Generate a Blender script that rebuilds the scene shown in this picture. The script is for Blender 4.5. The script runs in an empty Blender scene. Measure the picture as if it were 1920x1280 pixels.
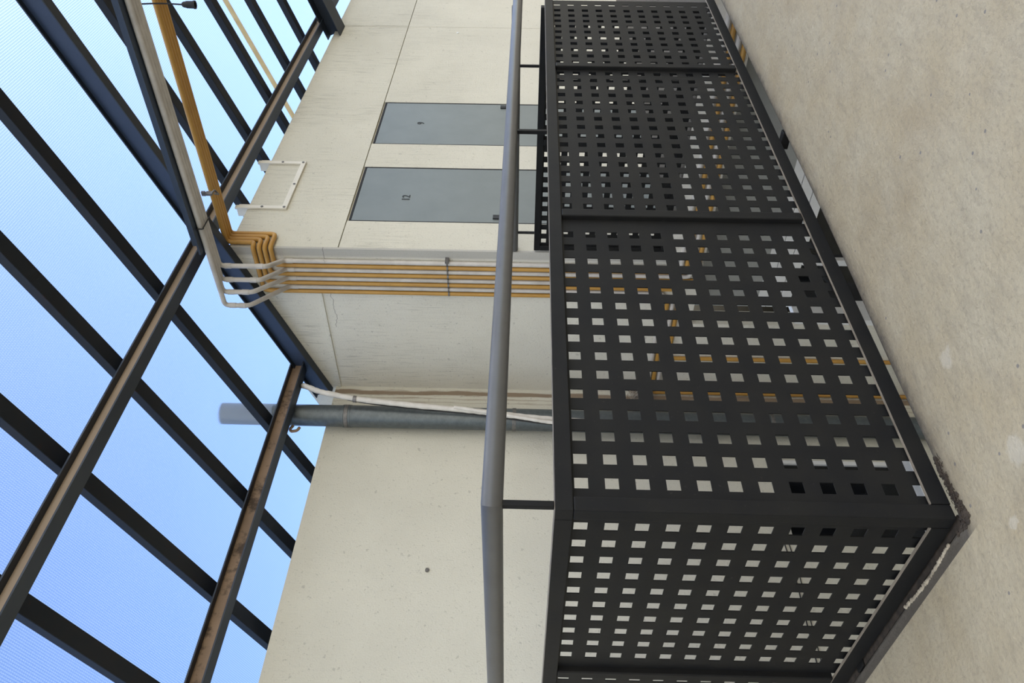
import bpy, bmesh, math, random
from mathutils import Vector, Matrix

random.seed(7)
SC = bpy.context.scene
COL = SC.collection

# ------------------------------------------------------------------ camera
# the photograph was taken with the phone held upright, so the picture lies on its side: world up points to its left
cd = bpy.data.cameras.new('camera')
cam = bpy.data.objects.new('camera', cd); COL.objects.link(cam)
right = Vector((0.0240, -0.0053, -0.9997)); up = Vector((0.6788, -0.7341, 0.0202)); fwd = Vector((0.7340, 0.6790, 0.0140))
m = Matrix((right, up, -fwd)).transposed().to_4x4()
m.translation = Vector((0, 0, 1.0))
cam.matrix_world = m
cd.sensor_fit = 'HORIZONTAL'; cd.sensor_width = 36.0; cd.lens = 27.375
cd.clip_start = 0.05; cd.clip_end = 500
SC.camera = cam

# ------------------------------------------------------------------ sky, sun, exposure
W = bpy.data.worlds.new('sky'); SC.world = W; W.use_nodes = True
nt = W.node_tree
bg = nt.nodes['Background']
sky = nt.nodes.new('ShaderNodeTexSky'); sky.sky_type = 'NISHITA'; sky.sun_disc = False
sky.sun_elevation = math.radians(48); sky.sun_rotation = math.radians(95)
sky.altitude = 300; sky.air_density = 1.0; sky.dust_density = 1.5; sky.ozone_density = 3.0
nt.links.new(sky.outputs[0], bg.inputs[0]); bg.inputs[1].default_value = 0.262
sl = bpy.data.lights.new('sun', 'SUN'); sl.energy = 5.3; sl.angle = math.radians(130); sl.color = (1.0, 0.83, 0.58)
sun = bpy.data.objects.new('sun', sl); COL.objects.link(sun)
sun.rotation_euler = Vector((-0.22, -0.45, 0.86)).to_track_quat('Z', 'Y').to_euler()
SC.view_settings.view_transform = 'Standard'; SC.view_settings.look = 'None'
SC.view_settings.gamma = 1; SC.view_settings.use_curve_mapping = False
SC.view_settings.exposure = 0.0
SC.cycles.max_bounces = 10; SC.cycles.transparent_max_bounces = 24
SC.cycles.use_denoising = True

# ------------------------------------------------------------------ materials
def mat(name):
    m = bpy.data.materials.new(name); m.use_nodes = True
    return m, m.node_tree, m.node_tree.nodes['Principled BSDF']
def N(t, k, **kw):
    n = t.nodes.new(k)
    for a, v in kw.items():
        if a.startswith('i_'):
            n.inputs[a[2:]].default_value = v
        else: setattr(n, a, v)
    return n
def pos(t, scale=(1, 1, 1)):
    g = N(t, 'ShaderNodeNewGeometry'); mp = N(t, 'ShaderNodeMapping')
    mp.inputs['Scale'].default_value = scale
    t.links.new(g.outputs['Position'], mp.inputs[0]); return mp.outputs[0]
def noise(t, vec, scale, detail=4, rough=0.55):
    n = N(t, 'ShaderNodeTexNoise'); n.inputs['Scale'].default_value = scale
    n.inputs['Detail'].default_value = detail; n.inputs['Roughness'].default_value = rough
    t.links.new(vec, n.inputs['Vector']); return n.outputs['Fac']
def ramp(t, fac, stops):
    r = N(t, 'ShaderNodeValToRGB'); e = r.color_ramp.elements
    e[0].position, e[0].color = stops[0][0], (*stops[0][1], 1)
    e[1].position, e[1].color = stops[1][0], (*stops[1][1], 1)
    for p, c in stops[2:]:
        x = e.new(p); x.color = (*c, 1)
    t.links.new(fac, r.inputs[0]); return r.outputs[0]
def bw(t, fac, a, b): return ramp(t, fac, [(a, (0, 0, 0)), (b, (1, 1, 1))])
def mix(t, fac, a, b, mode='MIX'):
    n = N(t, 'ShaderNodeMix', data_type='RGBA', blend_type=mode)
    for s, v in ((n.inputs[0], fac), (n.inputs[6], a), (n.inputs[7], b)):
        if isinstance(v, (int, float)): s.default_value = v
        elif isinstance(v, tuple): s.default_value = (*v, 1)
        else: t.links.new(v, s)
    return n.outputs[2]
def math_(t, op, a, b=None):
    n = N(t, 'ShaderNodeMath', operation=op)
    for s, v in ((n.inputs[0], a), (n.inputs[1], b)):
        if v is None: continue
        if isinstance(v, (int, float)): s.default_value = v
        else: t.links.new(v, s)
    return n.outputs[0]
def axis(t, k):
    g = N(t, 'ShaderNodeNewGeometry'); s = N(t, 'ShaderNodeSeparateXYZ'); t.links.new(g.outputs['Position'], s.inputs[0])
    return s.outputs[k]
def band(t, v, a, b, soft):
    """1 between a and b along v, soft edges"""
    n1 = N(t, 'ShaderNodeMapRange', interpolation_type='SMOOTHSTEP'); n2 = N(t, 'ShaderNodeMapRange', interpolation_type='SMOOTHSTEP')
    t.links.new(v, n1.inputs[0]); t.links.new(v, n2.inputs[0])
    n1.inputs[1].default_value = a - soft; n1.inputs[2].default_value = a + soft
    n2.inputs[1].default_value = b - soft; n2.inputs[2].default_value = b + soft
    return math_(t, 'MULTIPLY', n1.outputs[0], math_(t, 'SUBTRACT', 1.0, n2.outputs[0]))
def bump(t, bs, h, s, d=0.01):
    b = N(t, 'ShaderNodeBump'); b.inputs['Strength'].default_value = s; b.inputs['Distance'].default_value = d
    t.links.new(h, b.inputs['Height']); t.links.new(b.outputs[0], bs.inputs['Normal'])

def plaster(name, base, streak=0.0, stain=False, grey_edge=False):
    m, t, b = mat(name)
    p = pos(t)
    c = mix(t, bw(t, noise(t, p, 1.3, 5), 0.3, 0.75), tuple(x * 0.93 for x in base), tuple(min(1, x * 1.05) for x in base))
    sp = math_(t, 'MAXIMUM', bw(t, noise(t, p, 62, 3, 0.65), 0.60, 0.72), bw(t, noise(t, p, 24, 2, 0.5), 0.70, 0.745))
    c = mix(t, math_(t, 'MULTIPLY', sp, 0.55), c, tuple(x * 0.60 for x in base))
    # fine drag marks and rain streaks run down the render
    st = noise(t, pos(t, (110, 110, 4.0)), 1.0, 3, 0.65)
    h = bw(t, noise(t, p, 2.1, 3), 0.35, 0.7)
    z = axis(t, 2); up_ = N(t, 'ShaderNodeMapRange', interpolation_type='SMOOTHSTEP')
    up_.inputs[1].default_value = 0.6; up_.inputs[2].default_value = 2.6; t.links.new(z, up_.inputs[0])
    c = mix(t, math_(t, 'MULTIPLY', math_(t, 'MULTIPLY', bw(t, st, 0.52, 0.68), h), math_(t, 'MULTIPLY', up_.outputs[0], streak)), c, tuple(x * 0.45 for x in base))
    if stain:
        x = axis(t, 0)
        w = math_(t, 'ADD', x, math_(t, 'MULTIPLY', math_(t, 'SUBTRACT', noise(t, pos(t, (30, 30, 3.0)), 1.0, 4), 0.5), 0.07))
        c = mix(t, math_(t, 'MULTIPLY', band(t, w, 4.315, 4.365, 0.008), 0.9), c, (0.235, 0.165, 0.105))
        c = mix(t, math_(t, 'MULTIPLY', band(t, w, 4.278, 4.287, 0.006), 0.7), c, (0.29, 0.22, 0.15))
        c = mix(t, math_(t, 'MULTIPLY', band(t, w, 4.238, 4.246, 0.006), 0.6), c, (0.32, 0.25, 0.18))
    if grey_edge:
        y = axis(t, 1)
        c = mix(t, math_(t, 'MULTIPLY', band(t, y, 3.0, 3.285, 0.012), 0.8), c, (0.40, 0.385, 0.35))  # greyer band down the near edge of the wall
        crack = band(t, math_(t, 'ADD', z, math_(t, 'MULTIPLY', noise(t, pos(t, (0, 9, 0)), 1.0, 4), 0.09)), 2.455, 2.459, 0.0015)
        crack = math_(t, 'MULTIPLY', crack, math_(t, 'LESS_THAN', y, 3.95))
        c = mix(t, math_(t, 'MULTIPLY', crack, 0.75), c, (0.12, 0.11, 0.1))
    t.links.new(c, b.inputs['Base Color']); b.inputs['Roughness'].default_value = 0.9
    bump(t, b, noise(t, p, 90, 4, 0.6), 0.6, 0.006)
    return m

def concrete():
    m, t, b = mat('smoothed_concrete'); p = pos(t)
    c = ramp(t, noise(t, p, 1.5, 6, 0.6), [(0.28, (0.30, 0.242, 0.152)), (0.5, (0.37, 0.31, 0.203)), (0.74, (0.39, 0.343, 0.245))])
    c = mix(t, math_(t, 'MULTIPLY', bw(t, noise(t, p, 5.5, 5, 0.6), 0.40, 0.66), 0.45), c, (0.414, 0.37, 0.274))
    c = mix(t, math_(t, 'MULTIPLY', bw(t, noise(t, pos(t, (9, 26, 9)), 1.0, 5, 0.65), 0.48, 0.72), 0.40), c, (0.238, 0.205, 0.148))
    c = mix(t, math_(t, 'MULTIPLY', bw(t, noise(t, p, 75, 5, 0.75), 0.50, 0.66), 0.42), c, (0.194, 0.169, 0.126))
    v = N(t, 'ShaderNodeTexVoronoi'); v.inputs['Scale'].default_value = 17; t.links.new(p, v.inputs['Vector'])
    sp = math_(t, 'MULTIPLY', math_(t, 'LESS_THAN', v.outputs['Distance'], 0.075), math_(t, 'GREATER_THAN', noise(t, p, 3.2, 2), 0.46))
    c = mix(t, math_(t, 'MULTIPLY', sp, 0.75), c, (0.13, 0.125, 0.13))
    # pale worn patches near the railing corner
    for (x, y, r) in ((1.03, 1.22, 0.038), (0.93, 1.335, 0.020), (0.90, 1.17, 0.018), (1.35, 1.27, 0.03)):
        g = N(t, 'ShaderNodeVectorMath', operation='DISTANCE'); t.links.new(p, g.inputs[0]); g.inputs[1].default_value = (x, y, 0)
        d = math_(t, 'ADD', g.outputs['Value'], math_(t, 'MULTIPLY', math_(t, 'SUBTRACT', noise(t, p, 28, 3), 0.5), 0.05))
        k = N(t, 'ShaderNodeMapRange', interpolation_type='SMOOTHSTEP'); t.links.new(d, k.inputs[0])
        k.inputs[1].default_value = r; k.inputs[2].default_value = r * 0.6
        c = mix(t, math_(t, 'MULTIPLY', k.outputs[0], 0.45), c, (0.50, 0.46, 0.38))
    # dirt that has collected along the open edge
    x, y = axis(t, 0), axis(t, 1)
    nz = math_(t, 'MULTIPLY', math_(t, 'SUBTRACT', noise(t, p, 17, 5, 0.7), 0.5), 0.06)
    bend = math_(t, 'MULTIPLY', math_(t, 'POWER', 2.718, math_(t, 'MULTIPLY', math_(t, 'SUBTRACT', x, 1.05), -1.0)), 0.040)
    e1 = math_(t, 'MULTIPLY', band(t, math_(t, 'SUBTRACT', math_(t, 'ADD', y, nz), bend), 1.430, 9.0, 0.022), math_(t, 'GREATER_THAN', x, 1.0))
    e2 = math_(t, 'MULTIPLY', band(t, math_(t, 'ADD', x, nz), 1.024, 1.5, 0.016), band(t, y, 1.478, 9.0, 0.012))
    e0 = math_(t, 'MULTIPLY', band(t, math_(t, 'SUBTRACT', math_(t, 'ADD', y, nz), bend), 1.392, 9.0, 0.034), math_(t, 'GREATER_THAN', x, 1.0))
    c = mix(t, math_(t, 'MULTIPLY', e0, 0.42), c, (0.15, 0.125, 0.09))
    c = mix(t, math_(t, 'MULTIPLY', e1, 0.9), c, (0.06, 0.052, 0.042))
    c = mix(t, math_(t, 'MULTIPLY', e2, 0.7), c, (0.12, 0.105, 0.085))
    t.links.new(c, b.inputs['Base Color']); b.inputs['Roughness'].default_value = 0.75
    bump(t, b, math_(t, 'ADD', noise(t, p, 40, 6, 0.7), math_(t, 'MULTIPLY', noise(t, p, 6, 3), 1.5)), 0.45, 0.012)
    return m

def paint(name, c1, c2=None, rough=0.45, metal=0.0, scale=9, rust=None, spec=None, spot=None):
    m, t, b = mat(name); p = pos(t); c2 = c2 or tuple(x * 0.8 for x in c1)
    c = mix(t, bw(t, noise(t, p, scale, 5, 0.6), 0.35, 0.7), c1, c2)
    if rust: c = mix(t, math_(t, 'MULTIPLY', bw(t, noise(t, p, scale * 1.7, 6, 0.7), rust[1], rust[1] + 0.12), 0.9), c, rust[0])
    if spot: c = mix(t, math_(t, 'MULTIPLY', bw(t, noise(t, p, 120, 2), 0.70, 0.76), spot[1]), c, spot[0])
    t.links.new(c, b.inputs['Base Color']); b.inputs['Roughness'].default_value = rough; b.inputs['Metallic'].default_value = metal
    if spec is not None: b.inputs['Specular IOR Level'].default_value = spec
    bump(t, b, noise(t, p, 90, 3), 0.06, 0.003)
    return m

def sheet_material():
    """fibreglass-reinforced translucent roofing: a fine woven grid in clear resin"""
    m, t, b = mat('translucent_sheet'); t.nodes.remove(b); out = t.nodes['Material Output']
    p = pos(t)
    grid = None
    for vec in ((1, 0, 0), (0, 1.063, 0)):
        d = N(t, 'ShaderNodeVectorMath', operation='DOT_PRODUCT'); t.links.new(p, d.inputs[0]); d.inputs[1].default_value = vec
        s = math_(t, 'SINE', math_(t, 'MULTIPLY', d.outputs['Value'], 2 * math.pi / 0.0125))
        r = N(t, 'ShaderNodeMapRange', interpolation_type='SMOOTHSTEP'); t.links.new(s, r.inputs[0])
        r.inputs[1].default_value = -0.2; r.inputs[2].default_value = 0.95
        grid = r.outputs[0] if grid is None else math_(t, 'MAXIMUM', grid, r.outputs[0])
    c = mix(t, math_(t, 'MULTIPLY', grid, 0.85), (0.96, 0.995, 1.0), (0.56, 0.675, 0.88))
    c = mix(t, math_(t, 'MULTIPLY', bw(t, noise(t, p, 2.5, 5, 0.65), 0.35, 0.75), 0.22), c, (0.80, 0.86, 0.95))
    tr = N(t, 'ShaderNodeBsdfTransparent'); t.links.new(c, tr.inputs[0])
    rf = N(t, 'ShaderNodeBsdfRefraction'); rf.inputs['IOR'].default_value = 1.01; rf.inputs['Roughness'].default_value = 0.45; t.links.new(c, rf.inputs[0])
    tl = N(t, 'ShaderNodeBsdfTranslucent'); t.links.new(c, tl.inputs[0])
    m1 = N(t, 'ShaderNodeMixShader'); m1.inputs[0].default_value = 0.68; t.links.new(tr.outputs[0], m1.inputs[1]); t.links.new(rf.outputs[0], m1.inputs[2])
    m2 = N(t, 'ShaderNodeMixShader'); m2.inputs[0].default_value = 0.06; t.links.new(m1.outputs[0], m2.inputs[1]); t.links.new(tl.outputs[0], m2.inputs[2])
    t.links.new(m2.outputs[0], out.inputs[0])
    return m

M = {}
M['plaster_door'] = plaster('door_wall_render', (0.62, 0.595, 0.50), 0.85)
M['plaster_shaft'] = plaster('shaft_wall_render', (0.71, 0.685, 0.60), 0.85, grey_edge=True)
M['plaster_rear'] = plaster('rear_wall_render', (0.645, 0.62, 0.525), 0.12, stain=True)
M['concrete'] = concrete()
M['slab_face'] = paint('slab_edge_paint', (0.70, 0.67, 0.60), (0.6, 0.57, 0.5), 0.8)
M['black'] = paint('black_paint', (0.0095, 0.010, 0.011), (0.0135, 0.0135, 0.013), 0.5, spec=0.12, spot=((0.05, 0.047, 0.042), 0.4))
M['worn_glint'] = paint('worn_edge_glint', (0.27, 0.23, 0.175), (0.15, 0.125, 0.095), 0.6, scale=14)  # also paints the bright reflection line along the top rails
M['handrail'] = paint('grey_black_tube', (0.085, 0.085, 0.083), (0.07, 0.07, 0.069), 0.36, spec=0.5)
M['beam'] = paint('dark_blue_steel', (0.016, 0.024, 0.038), (0.022, 0.030, 0.040), 0.5)
M['beam_web'] = paint('dusty_primer_web', (0.40, 0.315, 0.24), (0.34, 0.265, 0.20), 0.7, scale=3)
M['beam_web_rust'] = paint('rusted_web', (0.30, 0.205, 0.135), (0.22, 0.15, 0.10), 0.75, scale=4, rust=((0.05, 0.032, 0.02), 0.48))
M['blue_web'] = paint('blue_grey_web', (0.030, 0.050, 0.100), (0.026, 0.044, 0.090), 0.5)
M['tie'] = paint('dark_blue_plate', (0.022, 0.036, 0.062), (0.028, 0.042, 0.066), 0.5)
M['rafter'] = paint('rafter_steel', (0.014, 0.018, 0.024), (0.018, 0.019, 0.023), 0.55, spec=0.25, rust=((0.05, 0.02, 0.014), 0.62))
M['door'] = paint('grey_door_metal', (0.175, 0.197, 0.192), (0.155, 0.176, 0.172), 0.45, scale=4)
M['gap'] = paint('dark_joint', (0.012, 0.013, 0.016), rough=0.8)
M['number'] = paint('black_lettering', (0.02, 0.022, 0.025), rough=0.6)
M['white_pipe'] = paint('weathered_white_conduit', (0.60, 0.57, 0.53), (0.45, 0.42, 0.38), 0.5, scale=7, rust=((0.22, 0.19, 0.16), 0.66))
M['orange_pipe'] = paint('ochre_conduit', (0.50, 0.275, 0.055), (0.42, 0.22, 0.045), 0.45, scale=6)
M['duct'] = paint('galvanised_duct', (0.085, 0.10, 0.105), (0.12, 0.137, 0.143), 0.38, metal=0.35, scale=30)
M['hose'] = paint('taped_white_hose', (0.68, 0.65, 0.60), (0.56, 0.53, 0.48), 0.6, scale=14)
M['black_rubber'] = paint('black_rubber', (0.015, 0.015, 0.016), rough=0.6)
M['cream_metal'] = paint('cream_flat_bar', (0.74, 0.71, 0.63), (0.68, 0.65, 0.57), 0.6)
M['white_frame'] = paint('white_window_frame', (0.75, 0.76, 0.77), (0.68, 0.69, 0.70), 0.4)
M['glass'] = paint('dark_window_glass', (0.006, 0.007, 0.009), rough=0.08)
M['grey_lintel'] = paint('grey_lintel', (0.34, 0.345, 0.325), (0.30, 0.305, 0.29), 0.7)
M['white_panel'] = paint('white_panel', (0.80, 0.80, 0.79), (0.74, 0.74, 0.73), 0.6)
M['clamp'] = paint('galvanised_clamp', (0.20, 0.19, 0.18), (0.10, 0.095, 0.09), 0.5, metal=0.4, scale=40)
M['mortar'] = paint('pale_mortar', (0.42, 0.37, 0.28), (0.16, 0.135, 0.10), 0.9, scale=25)
M['dirt'] = paint('dark_moss_dirt', (0.018, 0.014, 0.010), (0.055, 0.040, 0.028), 0.95, scale=40)
M['twig'] = paint('dry_twig', (0.22, 0.17, 0.12), (0.45, 0.42, 0.38), 0.9, scale=20)
def sealant_material():
    m, t, b = mat('yellowed_sealant'); out = t.nodes['Material Output']
    c = mix(t, bw(t, noise(t, pos(t), 14, 4), 0.35, 0.7), (0.82, 0.70, 0.48), (0.70, 0.58, 0.38))
    t.links.new(c, b.inputs['Base Color']); tl = N(t, 'ShaderNodeBsdfTranslucent'); t.links.new(c, tl.inputs[0])
    ms = N(t, 'ShaderNodeMixShader'); ms.inputs[0].default_value = 0.85; t.links.new(b.outputs[0], ms.inputs[1]); t.links.new(tl.outputs[0], ms.inputs[2]); t.links.new(ms.outputs[0], out.inputs[0])
    return m
M['sealant'] = sealant_material()
M['sheet'] = sheet_material()

# ------------------------------------------------------------------ helpers
def thing(name, label, cat, loc=(0, 0, 0), group=None, kind=None):
    o = bpy.data.objects.new(name, None); COL.objects.link(o); o.location = loc; o.empty_display_size = 0.05
    tag(o, label, cat, group, kind); return o
def tag(o, label=None, cat=None, group=None, kind=None):
    if label: o['label'] = label
    if cat: o['category'] = cat
    if group: o['group'] = group
    if kind: o['kind'] = kind
    return o
def world_of(p):
    v = Vector((0, 0, 0))
    while p is not None:
        v = v + Vector(p.location); p = p.parent
    return v
def obj(name, bm, mats, parent=None, smooth=False, bevel=0.0, label=None, origin=None):
    """link the bmesh (built in world coordinates) as one mesh object"""
    if not isinstance(mats, (list, tuple)): mats = [mats]
    bmesh.ops.recalc_face_normals(bm, faces=bm.faces)
    off = world_of(parent)
    o_loc = Vector(origin) - off if origin is not None else Vector((0, 0, 0))
    bmesh.ops.translate(bm, verts=bm.verts, vec=-(off + o_loc))
    me = bpy.data.meshes.new(name); bm.to_mesh(me); bm.free()
    for m in mats: me.materials.append(m)
    if smooth:
        for f in me.polygons: f.use_smooth = True
        me.set_sharp_from_angle(angle=math.radians(40))
    o = bpy.data.objects.new(name, me); COL.objects.link(o); o.location = o_loc
    if parent: o.parent = parent
    if bevel:
        b = o.modifiers.new('bevel', 'BEVEL'); b.width = bevel; b.segments = 2; b.limit_method = 'ANGLE'
    if label: o['label'] = label
    return o
def struct(name, bm, mats, label=None, **kw):
    o = obj(name, bm, mats, **kw); o['kind'] = 'structure'
    if label: o['label'] = label
    return o
def box(bm, a, b, mi=0):
    (x0, y0, z0), (x1, y1, z1) = a, b
    v = [bm.verts.new(p) for p in ((x0, y0, z0), (x1, y0, z0), (x1, y1, z0), (x0, y1, z0), (x0, y0, z1), (x1, y0, z1), (x1, y1, z1), (x0, y1, z1))]
    for q in ((3, 2, 1, 0), (4, 5, 6, 7), (0, 1, 5, 4), (1, 2, 6, 5), (2, 3, 7, 6), (3, 0, 4, 7)):
        f = bm.faces.new([v[i] for i in q]); f.material_index = mi
def one(fn, *a):
    bm = bmesh.new(); fn(bm, *a); return bm
def sweep(bm, p0, p1, side, upv, profile, mats=None, caps=True):
    """profile: closed list of (s, u) in the frame side/up; straight prism from p0 to p1"""
    p0, p1, side, upv = map(Vector, (p0, p1, side, upv))
    A = [bm.verts.new(p0 + side * s + upv * u) for s, u in profile]; B = [bm.verts.new(p1 + side * s + upv * u) for s, u in profile]
    n = len(profile)
    for i in range(n):
        j = (i + 1) % n; f = bm.faces.new((A[i], A[j], B[j], B[i]))
        if mats: f.material_index = mats[i]
    if caps:
        bm.faces.new(A[::-1]); bm.faces.new(B)
def i_profile(w, h, tf, tw):
    """I section, bottom at u = 0, centred on s"""
    a, t = w / 2, tw / 2
    return [(-a, 0), (a, 0), (a, tf), (t, tf), (t, h - tf), (a, h - tf), (a, h), (-a, h), (-a, h - tf), (-t, h - tf), (-t, tf), (-a, tf)], \
           [0, 0, 0, 1, 0, 0, 0, 0, 0, 1, 0, 0]
def ngon(bm, c, ax, r, n):
    ax = Vector(ax).normalized(); a = ax.orthogonal().normalized(); b = ax.cross(a)
    return [bm.verts.new(Vector(c) + a * r * math.cos(2 * math.pi * i / n) + b * r * math.sin(2 * math.pi * i / n)) for i in range(n)]
def tube(bm, pts, r, n=16, bend=0.0, seg=6, mi=0, rfun=None):
    """round tube along a polyline; corners rounded with radius bend"""
    P = [Vector(p) for p in pts]; path = [P[0]]
    for i in range(1, len(P) - 1):
        a, b, c = P[i - 1], P[i], P[i + 1]; d0 = (a - b); d1 = (c - b)
        k = min(bend, d0.length * 0.49, d1.length * 0.49)
        if k < 1e-4: path.append(b); continue
        s, e = b + d0.normalized() * k, b + d1.normalized() * k
        for j in range(seg + 1):
            u = j / seg; path.append((1 - u) ** 2 * s + 2 * u * (1 - u) * b + u * u * e)
    path.append(P[-1])
    rings = []; nrm = None
    for i, p in enumerate(path):
        t = (path[min(i + 1, len(path) - 1)] - path[max(i - 1, 0)]).normalized()
        if nrm is None: nrm = t.orthogonal().normalized()
        else: nrm = (nrm - t * nrm.dot(t)).normalized()
        b = t.cross(nrm); rr = r if rfun is None else rfun(i / (len(path) - 1))
        if 0 < i < len(path) - 1:
            ca = (path[i] - path[i - 1]).normalized().dot(t); stretch = 1 / max(0.7, ca)
        rings.append([bm.verts.new(p + nrm * rr * math.cos(2 * math.pi * k / n) + b * rr * math.sin(2 * math.pi * k / n)) for k in range(n)])
    for A, B in zip(rings, rings[1:]):
        for k in range(n):
            f = bm.faces.new((A[k], A[(k + 1) % n], B[(k + 1) % n], B[k])); f.material_index = mi
    bm.faces.new(rings[0][::-1]).material_index = mi; bm.faces.new(rings[-1]).material_index = mi
def poly_prism(bm, pts, axis_k, a, b):
    """polygon in the plane across axis_k, extruded from a to b along it"""
    def mk(p, v): q = list(p); q.insert(axis_k, v); return bm.verts.new(q)
    A = [mk(p, a) for p in pts]; B = [mk(p, b) for p in pts]; n = len(pts)
    bm.faces.new(A); bm.faces.new(B[::-1])
    for i in range(n): bm.faces.new((A[i], A[(i + 1) % n], B[(i + 1) % n], B[i]))

# ------------------------------------------------------------------ setting: the concrete landing round the light well
X0, Y0 = 1.053, 1.495          # outer faces of the railing
XW, YD, YR = 4.40, 3.22, 4.60  # shaft wall, wall with the doors, rear wall
bm = bmesh.new()
poly_prism(bm, [(-7, -7), (13, -7), (13, YD), (XW, YD), (XW, 1.452), (2.75, 1.456), (2.2, 1.462), (1.9, 1.469), (1.6, 1.481), (1.35, 1.485), (1.2, 1.488), (1.038, 1.490), (1.038, YR), (-7, YR)], 2, -0.25, 0)
struct('floor', bm, M['concrete'], 'smoothed grey concrete landing around the open light well', bevel=0.010)
struct('added_filler_strip', one(box, (1.0385, 1.50, -0.06), (X0 + 0.015, 4.4, -0.004)), M['dirt'], 'dark filler strip added under the short railing panel to close the gap')  # added below the rail to stop light showing through the gap
bm = one(box, (XW - 0.012, 1.50, -0.25), (XW - 0.0005, YD - 0.01, -0.004))
struct('trim_1', bm, M['slab_face'], 'pale painted slab edge under the far railing')

# wall with the two grey doors: thick slab faced with render panels, 10 mm open joints between them
bm = bmesh.new()
DOORS = [(4.749, 5.520), (5.895, 6.666)]
DT = 2.30
F, B = YD, YD + 0.16
JX = 8.465
def facing(x0, x1, z0, z1): box(bm, (x0, F, z0), (x1, F + 0.02, z1))
zj = 2.306
for a, b in ((XW + 0.0202, JX - 0.018), (JX - 0.010, JX + 0.010), (JX + 0.018, 13)):
    facing(a, b, zj + 0.004, 3.07)
xs = [XW + 0.0202, DOORS[0][0], DOORS[0][1], DOORS[1][0], DOORS[1][1], JX - 0.003]
facing(xs[0], xs[1], 0, zj - 0.004); facing(xs[2], xs[3], 0, zj - 0.004); facing(xs[4], xs[5], 0, zj - 0.004); facing(JX + 0.003, 13, 0, zj - 0.004)
box(bm, (XW + 0.0202, F + 0.0201, zj - 0.03), (13, B, 3.065))
for a, b in ((xs[0], xs[1]), (xs[2], xs[3]), (xs[4], 13)): box(bm, (a, F + 0.0201, 0), (b, B, zj - 0.03))
for a, b in DOORS: box(bm, (a, F + 0.08, 0), (b, B, zj - 0.03))
struct('wall_doors', bm, M['plaster_door'], 'pale rendered wall with the two grey numbered doors')

# side wall of the light well, top raked with the roof
def raked(y): return 3.31 - 0.36 * (y - 3.13)
bm = bmesh.new(); zg = 2.49
YC = YD + 0.1605
for x1, ya0, ya1, top in ((XW + 0.02, YD, YC, True), (XW + 0.16, YC + 0.0003, 5.0, False)):
    lo = [(ya0, -0.25), (ya1, -0.25)] if top else [(ya0, -0.25), (3.85, -0.25), (3.85, -2.9), (5.0, -2.9)]
    poly_prism(bm, lo + [(ya1, zg - 0.006), (ya0, zg - 0.006)], 0, XW, x1)
    hi = [(ya1, 3.07), (ya0, 3.07)] if top else [(ya1, raked(ya1)), (4.6, raked(4.6)), (4.6, raked(4.6) - 0.15), (ya0, raked(ya0) - 0.15)]
    poly_prism(bm, [(ya0, zg + 0.006), (ya1, zg + 0.006)] + hi, 0, XW, x1 - (0 if top else 0.06))
    box(bm, (XW + 0.001, ya0 + 0.001, zg - 0.0059), (x1 - 0.001 - (0 if top else 0.06), ya1 - 0.001, zg + 0.0059))
box(bm, (XW - 0.011, 3.60, zg - 0.012), (XW - 0.0004, YR - 0.001, zg + 0.012))
struct('wall_shaft', bm, M['plaster_shaft'], 'streaked side wall of the light well behind the conduits')

# rear wall with a window at the lower storey
WX0, WX1, WZ0, WZ1 = 3.05, 3.79, -1.92, -0.86
bm = bmesh.new(); b0, b1 = YR, YR + 0.2
box(bm, (-7, b0, WZ1), (XW, b1, 2.487)); box(bm, (-7, b0 + 0.004, 2.4871), (XW, b1, 2.52))
box(bm, (-7, b0, -2.9), (XW, b1, WZ0)); box(bm, (-7, b0, WZ0), (WX0, b1, WZ1)); box(bm, (WX1, b0, WZ0), (XW, b1, WZ1))
struct('wall_rear', bm, M['plaster_rear'], 'pale rendered rear wall behind the galvanised duct')
wr = thing('window_1', 'dark window in the rear wall seen through the perforated panel', 'window', ((WX0 + WX1) / 2, YR + 0.1, WZ0), kind='structure')
bm = bmesh.new()
fy0, fy1 = YR + 0.07, YR + 0.12
box(bm, (WX0, fy0, WZ0), (WX0 + 0.05, fy1, WZ1)); box(bm, (WX1 - 0.035, fy0, WZ0), (WX1, fy1, WZ1))
box(bm, (WX0 + 0.05, fy0, WZ0), (WX1 - 0.035, fy1, WZ0 + 0.06)); box(bm, (WX0 + 0.05, fy0, WZ1 - 0.05), (WX1 - 0.035, fy1, WZ1))
obj('frame', bm, M['white_frame'], wr, bevel=0.003)
obj('pane', one(box, (WX0 + 0.05, fy0 + 0.02, WZ0 + 0.06), (WX1 - 0.035, fy0 + 0.03, WZ1 - 0.05)), M['glass'], wr)
obj('sill', one(box, (WX0 + 0.001, YR - 0.03, WZ0 + 0.0005), (WX1 - 0.001, fy0, WZ0 + 0.03)), M['white_frame'], wr, bevel=0.004)

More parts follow.
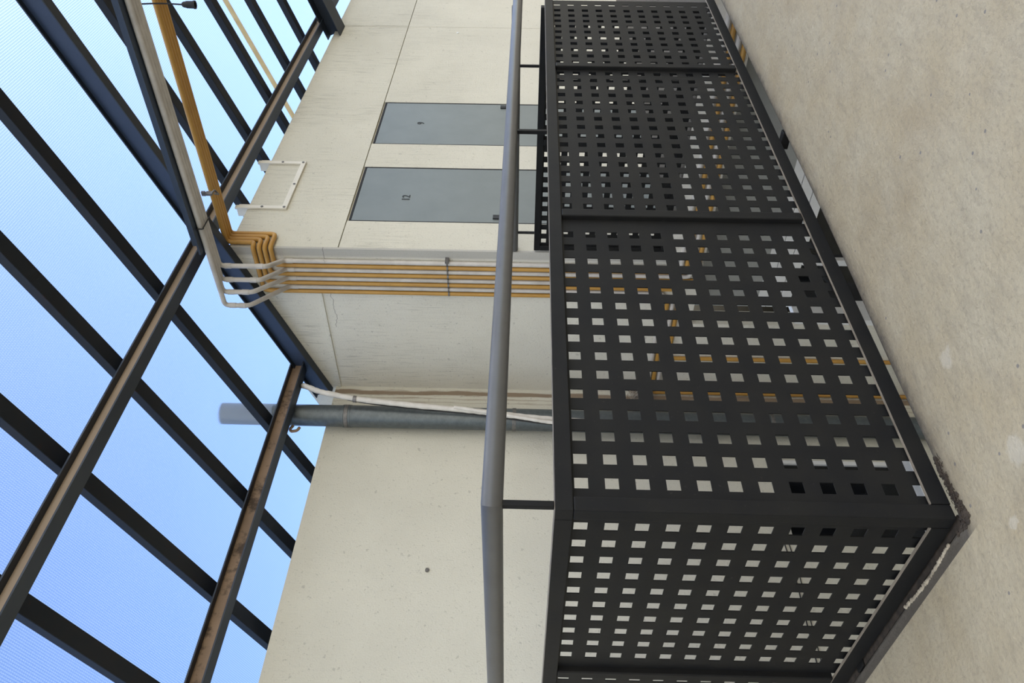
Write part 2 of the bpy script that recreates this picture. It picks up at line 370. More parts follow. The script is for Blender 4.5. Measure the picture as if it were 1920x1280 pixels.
# lower storey: shaded lintel, white panelled fascia and a dark shop window set back under the walkway
XF = 4.62
struct('trim_2', one(box, (XF, -1.0, -0.78), (XF + 0.1, 3.849, -0.251)), M['grey_lintel'], 'grey lintel under the far walkway')
bm = bmesh.new()
for z0, z1 in ((-0.855, -0.7805), (-0.945, -0.860), (-1.03, -0.950)): box(bm, (XF, -1.0, z0), (XF + 0.05, 3.849, z1))
box(bm, (XF + 0.02, -1.0, -1.029), (XF + 0.09, 3.848, -0.781), 1)
struct('trim_3', bm, [M['white_panel'], M['gap']], 'white panelled fascia on the lower storey')
ws = thing('window_2', 'dark lower storey glazing with white mullions under the far walkway', 'window', (XF, 2.4, -2.4), kind='structure')
obj('pane', one(box, (XF + 0.03, -1.0, -2.4), (XF + 0.04, 3.80, -1.0305)), M['glass'], ws)
for y in (1.2, 2.3, 3.42): obj('mullion', one(box, (XF - 0.01, y - 0.025, -2.4), (XF + 0.06, y + 0.025, -1.0305)), M['white_frame'], ws, bevel=0.003)
obj('jamb', one(box, (XW + 0.02, 3.80, -2.4), (XF + 0.06, 3.8495, -1.0305)), M['white_frame'], ws, bevel=0.003)
obj('sill', one(box, (XF - 0.03, -1.0, -2.45), (XF + 0.09, 3.849, -2.401)), M['white_frame'], ws, bevel=0.003)
struct('trim_4', one(box, (XF, -1.0, -2.9), (XF + 0.1, 3.849, -2.451)), M['grey_lintel'], 'grey plinth of the lower storey')
struct('floor_lower', one(box, (-7, 1.2, -3.05), (13, 5, -2.9005)), M['white_panel'], 'pale floor at the bottom of the light well')

# ------------------------------------------------------------------ doors
def door(idx, x0, x1, number, label, hx, hz, scuffs):
    t = thing('door_%d' % idx, label, 'door', ((x0 + x1) / 2, YD, 0), kind='structure')
    g = 0.014
    y0, y1 = YD + 0.004, YD + 0.05
    obj('leaf', one(box, (x0 + g, y0, 0.01), (x1 - g * 0.6, y1, DT - 0.022)), M['door'], t, bevel=0.003)
    bm = bmesh.new()
    box(bm, (x0 + 0.0005, YD + 0.002, 0.002), (x0 + g - 0.0005, YD + 0.05, DT - 0.0065)); box(bm, (x1 - g * 0.6 + 0.0005, YD + 0.002, 0.002), (x1 - 0.0005, YD + 0.05, DT - 0.0065))
    box(bm, (x0 + g, YD + 0.002, DT - 0.0215), (x1 - g * 0.6, YD + 0.05, DT - 0.0065)); box(bm, (x0 + 0.0005, YD + 0.052, 0.002), (x1 - 0.0005, YD + 0.06, DT - 0.0065))
    obj('frame', bm, M['gap'], t)
    c = bpy.data.curves.new('door_number', 'FONT'); c.body = number; c.size = 0.088; c.align_x = 'CENTER'; c.align_y = 'CENTER'; c.extrude = 0.0015
    o = bpy.data.objects.new('door_number', c); COL.objects.link(o); o.parent = t
    o.location = (hx - (x0 + x1) / 2, y0 - 0.002 - YD, hz); o.rotation_euler = (math.pi / 2, 0, 0); o.scale = (0.92, 1, 1)
    c.materials.append(M['number'])
    return t
d12 = door(1, *DOORS[0], '12', 'grey metal door numbered 12, nearest the conduits', 5.076, 1.908, 0)
d9 = door(2, *DOORS[1], '9', 'grey metal door numbered 9, farther from the conduits', 6.278, 1.927, 1)
def lock(t, x0, x1, z0, z1):
    bm = bmesh.new(); y = YD + 0.004
    box(bm, (x0, y - 0.012, z0), (x1, y + 0.001, z1)); box(bm, (x0 + 0.012, y - 0.035, z0 + 0.02), (x1 - 0.012, y - 0.0121, z0 + 0.035))
    obj('handle', bm, M['black_rubber'], t, bevel=0.002)
lock(d12, 4.805, 4.852, 1.12, 1.24)
lock(d9, 6.575, 6.622, 1.12, 1.245)
obj('hinge', one(tube, [(5.899, YD + 0.002, 1.74), (5.899, YD + 0.002, 1.85)], 0.008, 10), M['door'], d9, smooth=True)

# ------------------------------------------------------------------ roof
Z0R, SL = 3.288, 0.36
def zr(y): return Z0R - SL * (y - 3.13)
nrm = Vector((0, SL, 1)).normalized(); run = Vector((0, 1, -SL)).normalized()
bm = bmesh.new()
HR = 0.06
ya, yb = -5.0, 5.15
lift = HR / nrm.z + 0.003
v = []
for x0, x1, y0, y1 in ((-7, 13, ya, yb),):
    q = [bm.verts.new((x, y, zr(y) + lift)) for x, y in ((x0, y0), (x1, y0), (x1, y1), (x0, y1))]
    w = [bm.verts.new(p.co + nrm * 0.006) for p in q]
    bm.faces.new(q); bm.faces.new(w[::-1])
    for i in range(4): bm.faces.new((q[i], q[(i + 1) % 4], w[(i + 1) % 4], w[i]))
struct('ceiling', bm, M['sheet'], 'translucent ribbed roofing sheets over the landing')

side = Vector((1, 0, 0))
rg = 'thin sloping rafters under the translucent roof'
RX = [(1.735, 'left'), (2.422, ''), (3.113, ''), (3.789, ''), (5.19, ''), (5.85, ''), (6.535, ''), (7.225, ''), (7.89, ''), (8.98, '')]
RL = {1.735: 'thin dark roof rafter in the lower left corner of the photo',
      2.422: 'thin dark roof rafter, second from the one in the lower left corner',
      3.113: 'thin dark roof rafter, third from the one in the lower left corner',
      3.789: 'thin dark roof rafter next to the thick blue sloping beam on its open side',
      5.19: 'thin dark roof rafter passing behind the white and ochre conduit bundles',
      5.85: 'thin dark roof rafter just beyond the ochre bundle, behind the hanging lamp socket',
      6.535: 'thin dark roof rafter beside the yellow streak on the roof sheet',
      7.225: 'thin dark roof rafter, first one past the yellow streak towards the photo top',
      8.98: 'short dark rafter end beyond the thick dark sloping beam',
      7.89: 'thin dark roof rafter nearest the thick dark beam at the photo top'}
for x, _ in RX:
    bm = bmesh.new(); y0, y1 = (-0.5, 5.05) if x < XW else (-0.5, 4.2)
    w, h = 0.098, HR
    prof = [(-w / 2, 0), (w / 2, 0), (w / 2, h), (-w / 2, h)]
    sweep(bm, (x, y0, zr(y0)), (x, y1, zr(y1)), side, nrm, prof)
    o = obj('roof_rafter', bm, M['rafter'], bevel=0.004, origin=(x, y0, zr(y0)))
    tag(o, RL[x], 'rafter', rg)

# horizontal I beams under the rafters
def hbeam(x0, x1, y, w, zb, h, webm, label):
    pr, mi = i_profile(w, h, 0.009, 0.007)
    t = thing('roof_beam', label, 'beam', (x0, y, zb), 'horizontal steel beams under the roof')
    bm = bmesh.new(); box(bm, (x0, y, zb), (x1, y + w, zb + 0.009)); obj('bottom_flange', bm, M['beam'], t)
    bm = bmesh.new(); box(bm, (x0, y, zb + h - 0.009), (x1, y + w, zb + h)); obj('top_flange', bm, M['beam'], t)
    bm = bmesh.new(); box(bm, (x0, y + w / 2 - 0.004, zb + 0.0091), (x1, y + w / 2 + 0.004, zb + h - 0.0091)); obj('web', bm, webm, t)
hbeam(-3.0, 4.355, 3.08, 0.10, 3.174, 0.090, M['beam_web'], 'long horizontal steel beam with dusty brown web, across the light well')
hbeam(4.364, 8.30, 3.08, 0.10, 3.174, 0.090, M['beam_web'], 'horizontal steel beam with brown web in front of the door wall top')
hbeam(-3.0, 4.355, 4.28, 0.110, 2.718, 0.103, M['beam_web_rust'], 'horizontal steel beam with rusty web close above the rear wall')

hbeam(8.32, 13.0, 3.08, 0.10, 3.174, 0.090, M['beam_web'], 'horizontal steel beam beyond the thick dark sloping beam, at the photo top edge')

# thick sloping I beams
def rafter_beam(x, zc, w, h, y0, y1, label, wm='blue_web'):
    t = thing('main_rafter', label, 'beam', (x, y1, zc - SL * (y1 - 3.13)), 'thick sloping steel beams')
    def z(y): return zc - SL * (y - 3.13)
    def strip(name, s0, s1, u0, u1, m):
        bm = bmesh.new(); sweep(bm, (x, y0, z(y0)), (x, y1, z(y1)), side, nrm, [(s0, u0), (s1, u0), (s1, u1), (s0, u1)]); obj(name, bm, m, t)
    strip('bottom_flange', -w / 2, w / 2, 0, 0.008, M['beam']); strip('top_flange', -w / 2, w / 2, h - 0.008, h, M['beam'])
    strip('web', -0.003, 0.003, 0.0081, h - 0.0081, M[wm])
rafter_beam(4.360, 3.083, 0.072, 0.142, -0.5, 4.62, 'thick blue-grey sloping I-beam along the top of the shaft wall')
rafter_beam(8.31, 3.02, 0.26, 0.15, -0.5, 3.215, 'thick dark sloping beam at the photo top, meeting the door wall joint', 'beam')

# horizontal tie beam that carries the conduits
bm = bmesh.new()
box(bm, (3.965, 0.2, 3.058), (4.172, 2.97, 3.070)); box(bm, (4.055, 0.2, 3.0701), (4.067, 2.965, 3.14))
o = obj('tie_beam', bm, M['tie'], origin=(4.07, 1.7, 3.058)); tag(o, 'flat blue-grey tie beam above the white conduit bundle', 'beam')

# yellowed sealant line on the roof sheets
bm = bmesh.new()
y0, y1 = 0.5, 4.0
for a in (0,): sweep(bm, (6.85, y0, zr(y0) + lift + 0.0065), (6.87, y1, zr(y1) + lift + 0.0065), side, nrm, [(-0.05, 0), (0.05, 0), (0.035, 0.006), (-0.035, 0.006)])
o = obj('sealant_strip', bm, M['sealant'], origin=(6.86, 2.2, zr(2.2))); tag(o, 'yellowed sealant streak lying on top of the translucent roof', 'sealant')

# ------------------------------------------------------------------ railings
PITCH, HOLE = 0.0736, 0.0335
def perforated(axis_k, c, a0, a1, z0, z1, first, nmax, zfirst=0.8535, nz=12, th=0.003):
    """sheet in the plane across the other axis: axis_k 0 = runs along X at Y=c, 1 = runs along Y at X=c; square holes on a square grid"""
    bm = bmesh.new()
    us = [a0]; uh = []
    for i in range(nmax):
        p = first + PITCH * i
        if p + HOLE / 2 > a1 - 0.002: break
        uh.append((len(us) - 1) + 1); us += [p - HOLE / 2, p + HOLE / 2]
    us.append(a1)
    zs = [z0]; zh = set()
    centres = [zfirst - PITCH * i for i in range(nz)][::-1]
    for p in centres:
        if p - HOLE / 2 < z0 + 0.001: continue
        zh.add(len(zs)); zs += [p - HOLE / 2, min(p + HOLE / 2, z1 - 0.002)]
    zs.append(z1)
    hs = set(uh)
    V = {}
    def vert(i, j, s):
        k = (i, j, s)
        if k not in V:
            u, w = us[i], zs[j]; d = c + (th / 2 if s else -th / 2)
            V[k] = bm.verts.new((u, d, w) if axis_k == 0 else (d, u, w))
        return V[k]
    solid = lambda i, j: 0 <= i < len(us) - 1 and 0 <= j < len(zs) - 1 and not (i in hs and j in zh)
    for i in range(len(us) - 1):
        for j in range(len(zs) - 1):
            if not solid(i, j): continue
            for s in (0, 1):
                q = [vert(i, j, s), vert(i + 1, j, s), vert(i + 1, j + 1, s), vert(i, j + 1, s)]
                bm.faces.new(q if s == 0 else q[::-1])
            for (di, dj, e) in ((-1, 0, ((i, j), (i, j + 1))), (1, 0, ((i + 1, j), (i + 1, j + 1))), (0, -1, ((i, j), (i + 1, j))), (0, 1, ((i, j + 1), (i + 1, j + 1)))):
                if not solid(i + di, j + dj):
                    (a, b), (g, h) = e
                    bm.faces.new((vert(a, b, 0), vert(g, h, 0), vert(g, h, 1), vert(a, b, 1)))
    return bm
TS = 0.040
TOPZ = 0.919
rail = thing('guard_railing', 'black perforated railing with round handrail at the near corner of the light well', 'railing', (X0 + 0.02, Y0 + 0.02, 0))
def rbox(name, a, b, parent=rail, m=None, bev=0.004): return obj(name, one(box, a, b), m or M['black'], parent, bevel=bev)
XE = 4.385; YE = 4.45
def worn_glint_top(o, zmin):
    """pale upward faces: wear on bottom rails, painted grazing reflection on top rails"""
    o.data.materials.append(M['worn_glint']); off = world_of(o)
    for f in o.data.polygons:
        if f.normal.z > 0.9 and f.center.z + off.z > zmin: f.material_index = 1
def angle_rail(along):
    bm = bmesh.new()
    if along == 0: pr = [(Y0, 0.002), (Y0 + TS, 0.002), (Y0 + TS, 0.010), (Y0 + 0.010, 0.010), (Y0 + 0.010, 0.047), (Y0, 0.047)]; poly_prism(bm, pr, 0, X0 + TS + 0.0005, XE)
    else: pr = [(X0, 0.002), (X0 + TS, 0.002), (X0 + TS, 0.010), (X0 + 0.010, 0.010), (X0 + 0.010, 0.047), (X0, 0.047)]; poly_prism(bm, pr, 1, Y0 + TS + 0.0005, YE)
    return bm
for k in (0, 1): worn_glint_top(obj('bottom_rail', angle_rail(k), M['black'], rail, bevel=0.001), 0.03)
worn_glint_top(rbox('top_rail', (X0, Y0, TOPZ - TS - 0.003), (XE, Y0 + TS, TOPZ), bev=0.002), 0.9)
worn_glint_top(rbox('top_rail', (X0, Y0 + TS + 0.0005, TOPZ - TS - 0.003), (X0 + TS, YE, TOPZ), bev=0.002), 0.9)
rbox('post', (X0, Y0, 0.002), (X0 + TS, Y0 + TS, TOPZ - TS - 0.0035))
lx = [(2.264, 2.304), (3.490, 3.530)]
for a, b in lx: rbox('post', (a, Y0, 0.0475), (b, Y0 + TS, TOPZ - TS - 0.0035))
sy = [(2.326, 2.366), (3.56, 3.60)]
for a, b in sy: rbox('post', (X0, a, 0.0475), (X0 + TS, b, TOPZ - TS - 0.0035))
ed = [X0 + TS] + [v for p in lx for v in p] + [XE]
PZ = (0.0106, TOPZ - TS - 0.0035)
for k in range(0, len(ed), 2):
    obj('perforated_panel', perforated(0, Y0 + 0.020, ed[k] + 0.0005, ed[k + 1] - 0.0005, *PZ, ed[k] + (0.052 if k == 0 else 0.045), 16), M['black'], rail)
ed = [Y0 + TS] + [v for p in sy for v in p] + [YE]
for k in range(0, len(ed), 2):
    obj('perforated_panel', perforated(1, X0 + 0.020, ed[k] + 0.0005, ed[k + 1] - 0.0005, *PZ, ed[k] + (0.052 if k == 0 else 0.035), 16), M['black'], rail)
# handrail: two tubes mitred at the corner
HZ, HRAD = 1.065, 0.0262
hx, hy = X0 + 0.026, Y0 + 0.02
def mitred(bm, along):
    n = 32; A = []; Bv = []
    for k in range(n):
        a = 2 * math.pi * k / n; s, u = HRAD * math.cos(a), HRAD * math.sin(a)
        if along == 0: A.append(bm.verts.new((hx + s, hy + s, HZ + u))); Bv.append(bm.verts.new((XE, hy + s, HZ + u)))
        else: A.append(bm.verts.new((hx + s, hy + s, HZ + u))); Bv.append(bm.verts.new((hx + s, YE, HZ + u)))
    for k in range(n): bm.faces.new((A[k], A[(k + 1) % n], Bv[(k + 1) % n], Bv[k]))
    bm.faces.new(A[::-1]); bm.faces.new(Bv)
hr1 = obj('handrail', one(mitred, 0), M['handrail'], rail, smooth=True)
hr2 = obj('handrail', one(mitred, 1), M['handrail'], rail, smooth=True)
for (x, y) in ((hx, hy), (2.893, hy), (hx, 3.2)):
    rbox('support_bar', (x - 0.008, y - 0.008, TOPZ + 0.0005), (x + 0.008, y + 0.008, HZ - HRAD + 0.004), hr2 if y == 3.2 else hr1, bev=0.002)
for x in (2.80,): rbox('floor_bracket', (x, 1.4575, -0.03), (x + 0.035, Y0 + 0.03, 0.0015), bev=0.002)
rbox('floor_bracket', (1.0385, 2.2, -0.055), (X0 + 0.03, 2.25, 0.0015), bev=0.002)

far = thing('guard_railing', 'dark perforated railing across the well, its end against the door wall corner', 'railing', (XW, 2.4, 0.0))
def fbox(name, a, b, bev=0.003): return obj(name, one(box, a, b), M['black'], far, bevel=bev)
fx = XW + 0.004; FZ = 0.018; ya_, yb_ = 1.56, 3.205
fbox('top_rail', (fx, ya_, TOPZ + FZ - TS), (fx + TS, yb_, TOPZ + FZ)); fbox('bottom_rail', (fx, ya_, 0.02), (fx + TS, yb_, 0.062))
for a in (ya_, 2.36, yb_ - TS): fbox('post', (fx, a, 0.0625), (fx + TS, a + TS, TOPZ + FZ - TS - 0.0005))
for a, b in ((ya_ + TS, 2.36), (2.36 + TS, yb_ - TS)):
    obj('perforated_panel', perforated(1, fx + 0.02, a + 0.0005, b - 0.0005, 0.0625, TOPZ + FZ - TS - 0.0005, b - 0.032 - PITCH * 9, 10, zfirst=0.872), M['black'], far)
fhr = obj('handrail', one(tube, [(fx + 0.02, ya_, 1.073), (fx + 0.02, 3.212, 1.073)], HRAD, 24), M['handrail'], far, smooth=True)
for y in (3.07, 1.9): obj('support_bar', one(box, (fx + 0.012, y - 0.007, TOPZ + FZ + 0.0005), (fx + 0.028, y + 0.007, 1.073 - HRAD + 0.003)), M['black'], fhr, bevel=0.002)
for y in (1.9, 2.9): fbox('foot', (fx + 0.01, y, 0.0005), (fx + 0.03, y + 0.04, 0.0195), 0.002)

# ------------------------------------------------------------------ conduits
PR = 0.0165
wg, og = 'white conduits', 'ochre conduits'
WZ = 3.040
wx = [4.128, 4.095, 4.062, 4.030]; wy = [3.176, 3.267, 3.347, 3.439]; wj = [2.724, 2.778, 2.842, 2.873]; wl = [3.315, 3.391, 3.468, 3.546]
ox = [4.538, 4.503, 4.469, 4.434]; oz = [2.770, 2.812, 2.852, 2.893]; ol = [3.353, 3.429, 3.507, 3.586]
XP = 4.3805
lowA = {0: -0.095, 1: -0.175}; lowO = {0: -0.135, 1: -0.215}
names = ['nearest the doors', 'second from the doors', 'third from the doors', 'farthest from the doors']
def conduit(kind, i, pts, label, couple, m, g, base):
    t = thing('conduit', label, 'conduit', base, g)
    obj('pipe', one(tube, pts, PR, 14, 0.035, 5), m, t, smooth=True)
    for (p, d) in couple:
        p, d = Vector(p), Vector(d).normalized()
        obj('coupling', one(tube, [p - d * 0.022, p + d * 0.022], PR + 0.0022, 14), m, t, smooth=True)
for i in range(4):
    X, Y = wx[i], wy[i]
    zc = {0: -0.095, 1: -0.175, 2: -0.085, 3: -0.005}[i]
    end = (XP, 1.50, zc) if i < 2 else (XP, 4.55 if i == 3 else 4.50, zc)
    pts = [(X, 0.2, WZ), (X, Y, WZ), (X, Y, wj[i]), (XP, wl[i], 2.70), (XP, wl[i], zc), end]
    jd = Vector((XP - X, wl[i] - Y, 2.70 - wj[i]))
    conduit('white', i, pts, 'vertical white conduit on the shaft wall, %s of the four white ones' % names[i],
            [((X, Y, WZ - 0.055), (0, 0, 1)), ((X, Y, wj[i] + 0.045), (0, 0, 1)), ((XP, wl[i], 2.655), (0, 0, 1))], M['white_pipe'], wg, (XP, wl[i], zc))
for i in range(4):
    zc = {0: -0.135, 1: -0.215, 2: -0.125, 3: -0.045}[i]
    yc = YD - PR - 0.003
    pts = [(ox[i], 0.2, 3.092), (ox[i], yc, 3.092), (ox[i], yc, oz[i]), (XP, yc, oz[i]), (XP, ol[i], oz[i]), (XP, ol[i], zc)]
    if i < 2: pts += [(XP, 1.50, zc)]
    elif i == 2: pts += [(XP, 4.19, zc), (XP, 4.19, -2.6)]
    else: pts += [(XP, 4.57, zc), (XP, 4.57, -2.6)]
    conduit('ochre', i, pts, 'vertical ochre conduit on the shaft wall, %s of the four ochre ones' % names[i],
            [], M['orange_pipe'], og, (XP, ol[i], zc))
# clamps fixing the vertical run
allp = sorted([(y, 'white') for y in wl] + [(y, 'ochre') for y in ol])
st = thing('pipe_clamp_row', 'row of small metal clips holding the eight vertical conduits to the shaft wall', 'pipe clamp', (XW, 3.45, 1.543))
obj('strip', one(box, (XW - 0.004, 3.275, 1.530), (XW - 0.0002, 3.62, 1.556)), M['clamp'], st)
for y, _ in allp:
    bm = bmesh.new(); n = 12
    for zz in (0,):
        tube(bm, [(XP, y, 1.537), (XP, y, 1.549)], PR + 0.003, 16)
    obj('clip', bm, M['clamp'], st, smooth=True)
bm = one(box, (XP - 0.03, 3.277, 1.53), (XW - 0.0042, 3.294, 1.556)); obj('bolt', bm, M['clamp'], st, bevel=0.002)
# tie and clip on the overhead bundles
bm = bmesh.new()
yy = 2.80
for a, b in (((4.008, yy, 3.018), (4.150, yy, 3.018)), ((4.008, yy, 3.018), (4.008, yy, 3.057)), ((4.150, yy, 3.018), (4.150, yy, 3.057)), ((4.008, yy, 3.018), (3.985, yy - 0.02, 3.00)), ((4.150, yy, 3.02), (4.172, yy + 0.03, 3.03))):
    tube(bm, [a, b], 0.004, 8)
o = obj('wire_tie', bm, M['black_rubber'], origin=(4.079, yy, 3.018)); tag(o, 'dark wire tie round the white overhead conduit bundle', 'wire tie')
bm = bmesh.new()
box(bm, (4.292, 2.725, 3.03), (4.33, 2.737, 3.075)); box(bm, (4.30, 2.715, 3.0751), (4.315, 2.745, 3.10)); tube(bm, [(4.30, 2.735, 3.04), (4.33, 2.715, 3.02), (4.34, 2.755, 3.005), (4.30, 2.725, 3.01)], 0.006, 8, 0.01)
o = obj('pipe_bracket', bm, M['clamp'], origin=(4.31, 2.73, 3.03)); tag(o, 'small crumpled metal clip between the white and ochre overhead bundles', 'bracket')

# ------------------------------------------------------------------ lamp socket hanging from its wire
t = thing('lamp_socket', 'empty black lamp socket hanging on a wire beside the ochre bundle', 'lamp socket', (4.35, 1.552, 2.838))
obj('wire', one(tube, [(4.30, 1.535, 3.13), (4.335, 1.543, 3.06), (4.352, 1.548, 3.0), (4.35, 1.552, 2.905)], 0.0045, 8, 0.02), M['black_rubber'], t, smooth=True)
bm = bmesh.new()
prof = [(2.91, 0.006), (2.905, 0.012), (2.895, 0.016), (2.885, 0.0165), (2.883, 0.019), (2.845, 0.020), (2.842, 0.0225), (2.834, 0.0225)]
rings = []
for z, r in prof: rings.append(ngon(bm, (4.35, 1.552, z), (0, 0, 1), r, 20))
for A, Bq in zip(rings, rings[1:]):
    for k in range(20): bm.faces.new((A[k], A[(k + 1) % 20], Bq[(k + 1) % 20], Bq[k]))
bm.faces.new(rings[0]); inner = ngon(bm, (4.35, 1.552, 2.834), (0, 0, 1), 0.017, 20); deep = ngon(bm, (4.35, 1.552, 2.87), (0, 0, 1), 0.016, 20)
for k in range(20):
    bm.faces.new((rings[-1][k], rings[-1][(k + 1) % 20], inner[(k + 1) % 20], inner[k])); bm.faces.new((inner[k], inner[(k + 1) % 20], deep[(k + 1) % 20], deep[k]))
bm.faces.new(deep)
obj('socket', bm, M['black_rubber'], t, smooth=True)

# ------------------------------------------------------------------ galvanised duct and the hoses beside it
DX, DY, DR = 3.975, 4.487, 0.085
t = thing('duct', 'round galvanised duct standing against the rear wall and passing through the roof', 'duct', (DX, DY, -2.9))
obj('pipe', one(tube, [(DX, DY, -2.89), (DX, DY, 2.36)], DR, 40), M['duct'], t, smooth=True)
obj('upper_pipe', one(tube, [(DX, DY, 2.3605), (DX, DY, 3.3)], DR - 0.002, 40), M['duct'], t, smooth=True)
for z in (2.36, 2.31): obj('seam', one(tube, [(DX, DY, z - 0.006), (DX, DY, z + 0.006)], DR + 0.003, 40), M['duct'], t, smooth=True)
for z in (2.335, 1.055, -0.9):
    b = obj('strap', one(tube, [(DX, DY, z - 0.014), (DX, DY, z + 0.014)], DR + 0.004, 40), M['clamp'], t, smooth=True)
    bm = bmesh.new(); box(bm, (DX + DR - 0.005, DY + 0.05, z - 0.012), (DX + DR + 0.03, YR - 0.0005, z + 0.012)); box(bm, (DX + DR - 0.002, YR - 0.012, z - 0.07), (DX + DR + 0.03, YR - 0.0006, z + 0.07))
    obj('bracket', bm, M['black_rubber'], b, bevel=0.002)
def hose(pts, r, label, base):
    t = thing('insulated_hose', label, 'hose', base, 'taped white hoses')
    def rf(u): return r * (1 + 0.05 * math.sin(u * 160) + 0.03 * math.sin(u * 57))
    bm = bmesh.new(); tube(bm, pts, r, 14, 0.3, 24, rfun=rf)
    obj('sleeve', bm, M['hose'], t, smooth=True); return t
def hs(L): return [(x * 1.009, y * 1.009, 1 + (z - 1) * 1.009) for x, y, z in L]
h1 = hose([(4.20, 4.40, 2.712)] + hs([(4.091, 4.28, 2.66), (4.028, 4.28, 2.528), (3.975, 4.29, 2.26), (3.932, 4.295, 1.868), (3.884, 4.30, 1.308), (3.850, 4.30, 1.069), (3.82, 4.30, 0.775), (3.79, 4.30, 0.3), (3.79, 4.31, -0.45)]), 0.021, 'taped white hose running down across the duct from the roof beam', (3.80, 4.31, -0.45))
h2 = hose(hs([(3.900, 4.275, 1.50), (3.865, 4.275, 1.30), (3.822, 4.275, 1.069), (3.768, 4.28, 0.775), (3.735, 4.29, 0.3), (3.735, 4.31, -0.42)]), 0.013, 'thinner white hose beside the taped one, lower down by the duct', (3.745, 4.31, -0.42))
bm = bmesh.new(); tube(bm, [(4.006, 4.329, 2.25), (4.010, 4.329, 2.275)], 0.026, 14); obj('clip', bm, M['clamp'], h1, smooth=True)
bm = bmesh.new(); tube(bm, hs([(4.08, 4.32, 2.60), (3.985, 4.33, 2.26), (3.935, 4.33, 1.868), (3.88, 4.33, 1.308), (3.838, 4.325, 1.069), (3.795, 4.325, 0.775), (3.765, 4.325, 0.3), (3.765, 4.33, -0.4)]), 0.009, 10, 0.3, 12)
o = obj('black_cable', bm, M['black_rubber'], smooth=True, origin=(3.77, 4.325, -0.4)); tag(o, 'thin black cable running between the white hoses and the duct', 'cable')

# thin double cable on the rear wall below the short railing panel
bm = bmesh.new()
tube(bm, [(3.2, YR - 0.008, -0.795), (2.75, YR - 0.008, -0.82), (2.44, YR - 0.008, -0.812), (2.2, YR - 0.008, -0.808), (1.2, YR - 0.008, -0.80)], 0.0045, 8, 0.1)
tube(bm, [(3.2, YR - 0.008, -0.825), (2.75, YR - 0.008, -0.85), (2.44, YR - 0.008, -0.84), (2.2, YR - 0.008, -0.838), (1.2, YR - 0.008, -0.83)], 0.0035, 8, 0.1)
o = obj('wall_cable', bm, M['black_rubber'], smooth=True, origin=(2.2, YR - 0.008, -0.81)); tag(o, 'thin dark twin cable strung along the rear wall behind the short perforated panel', 'cable')

bm = bmesh.new(); tube(bm, [(2.737, YR - 0.010, 1.600), (2.737, YR + 0.006, 1.603)], 0.014, 14); tube(bm, [(2.737, YR - 0.0112, 1.600), (2.737, YR - 0.0101, 1.6001)], 0.009, 12)
o = obj('wall_plug', bm, M['clamp'], origin=(2.737, YR, 1.6)); tag(o, 'small dark plug left in the rear wall above the handrail', 'wall plug')

bm = bmesh.new(); tube(bm, [(8.305, YD - 0.006, 1.761), (8.305, YD + 0.004, 1.761)], 0.012, 12)
o = obj('wall_plug', bm, M['white_frame'], origin=(8.305, YD, 1.761)); tag(o, 'tiny white plug in the door wall to the far side of door 9', 'wall plug')
bm = bmesh.new(); tube(bm, [(3.80, 4.41, 2.70), (3.765, 4.405, 2.715), (3.735, 4.40, 2.70), (3.74, 4.395, 2.655), (3.775, 4.40, 2.645)], 0.011, 8, 0.015)
o = obj('rusty_hook', bm, M['beam_web_rust'], smooth=True, origin=(3.76, 4.40, 2.68)); tag(o, 'small curled rusty hook under the beam beside the duct top', 'hook')

# ------------------------------------------------------------------ cream flat-bar frame on the door wall
t = thing('flat_bar_frame', 'cream flat-bar bracket screwed to the top of the door wall', 'bracket', (5.2, YD, 2.79))
y0, y1 = YD - 0.018, YD - 0.0005
wv = 0.038
for (a, b, scr) in (((5.520, 2.775), (5.520 + wv, 3.16), ((5.538, 2.96), (5.538, 2.795))), ((4.870, 2.775), (4.870 + wv, 3.16), ((4.888, 2.795), (4.888, 2.96))), ((4.870 + wv + 0.0005, 2.775), (5.5195, 2.775 + wv), ((5.21, 2.793),))):
    br = obj('bar', one(box, (a[0], y0, a[1]), (b[0], y1, b[1])), M['cream_metal'], t, bevel=0.002)
    for (x, z) in scr: obj('screw', one(tube, [(x, y0 - 0.004, z), (x, y0 + 0.001, z)], 0.010, 12), M['clamp'], br)
for x in (5.520, 4.870):
    obj('back_plate', one(box, (x + 0.004, y1 + 0.0006, 3.0705), (x + 0.075, YD + 0.06, 3.15)), M['cream_metal'], t, bevel=0.002)

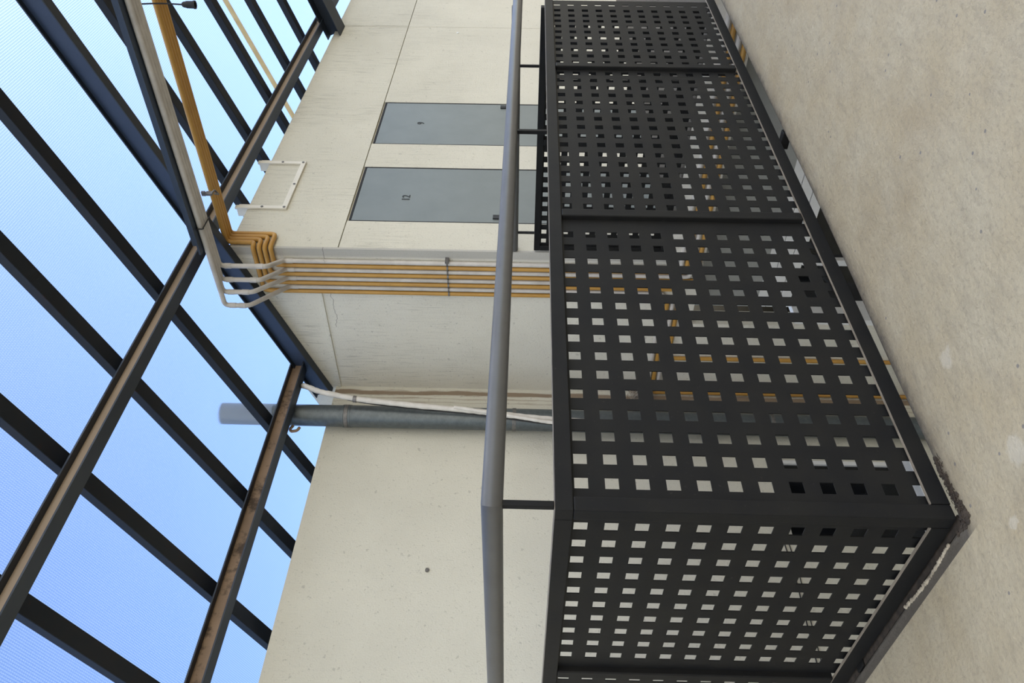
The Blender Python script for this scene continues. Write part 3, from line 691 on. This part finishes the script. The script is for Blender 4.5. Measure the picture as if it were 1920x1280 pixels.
# ------------------------------------------------------------------ dirt, mortar, twigs
def lump(bm, c, r, seed):
    rnd = random.Random(seed); s = bmesh.ops.create_icosphere(bm, subdivisions=2, radius=r)
    sc = Vector((rnd.uniform(0.7, 1.5), rnd.uniform(0.7, 1.5), rnd.uniform(0.35, 0.7)))
    for v in s['verts']:
        k = 1 + rnd.uniform(-0.28, 0.28); v.co = Vector((v.co.x * sc.x * k, v.co.y * sc.y * k, v.co.z * sc.z * k)) + Vector(c)
bm = bmesh.new(); rnd = random.Random(3)
for i in range(230):
    u = rnd.random() ** 1.3; x = 1.030 + 0.19 * u; y = 1.484 - rnd.random() * 0.034 * (1 - 0.75 * u)
    if i % 6 == 0: x, y = 1.036 - rnd.random() * 0.014, 1.46 + 0.06 * rnd.random()
    lump(bm, (x, y, 0.001), rnd.uniform(0.002, 0.0055), i)
for i in range(50):
    u = rnd.random(); x, y = 1.03 + 0.17 * u, 1.476 - 0.02 * rnd.random(); a = rnd.uniform(0, 6.28)
    tube(bm, [(x, y, 0.002), (x + 0.008 * math.cos(a), y + 0.006 * math.sin(a), 0.008), (x + 0.014 * math.cos(a + .5), y + 0.01 * math.sin(a + .5), 0.006)], 0.0008, 5)
o = obj('dirt_clump', bm, M['dirt'], origin=(1.08, 1.445, 0)); tag(o, 'dark clump of moss and dirt on the floor at the railing corner', 'dirt', kind='stuff')
bm = bmesh.new()
def jag(k): return [1.034 - 0.009 * math.sin(3.1 * (k / 60)) + rnd.uniform(-0.002, 0.002), 1.57 + 0.29 * k / 60, rnd.uniform(-0.002, 0.001)]
for _ in range(3):
    rs = [rnd.uniform(0.0015, 0.0055) for _ in range(62)]
    tube(bm, [jag(k) for k in range(61)], 0.004, 7, rfun=lambda u: rs[int(u * 60)])
o = obj('broken_mortar', bm, M['mortar'], origin=(1.03, 1.73, 0)); tag(o, 'pale broken mortar along the floor edge beside the short railing panel', 'mortar', kind='stuff')
bm = bmesh.new()
for i in range(110):
    c = Vector((4.25 + max(-0.08, rnd.gauss(0, 0.045)), 4.47 + rnd.gauss(0, 0.035), 0.03 + abs(rnd.gauss(0, 0.05)))); d = Vector((rnd.gauss(0, 1), rnd.gauss(0, 0.7), rnd.gauss(0, 0.6))).normalized() * rnd.uniform(0.04, 0.11)
    tube(bm, [c - d, c + Vector((0, 0, rnd.uniform(-0.01, 0.02))), c + d], rnd.uniform(0.0015, 0.003), 5, 0.03, 3)
o = obj('bird_nest', bm, M['twig'], origin=(4.24, 4.47, 0)); tag(o, 'ragged clump of twigs lodged on the conduits in the wall corner', 'nest', kind='stuff')
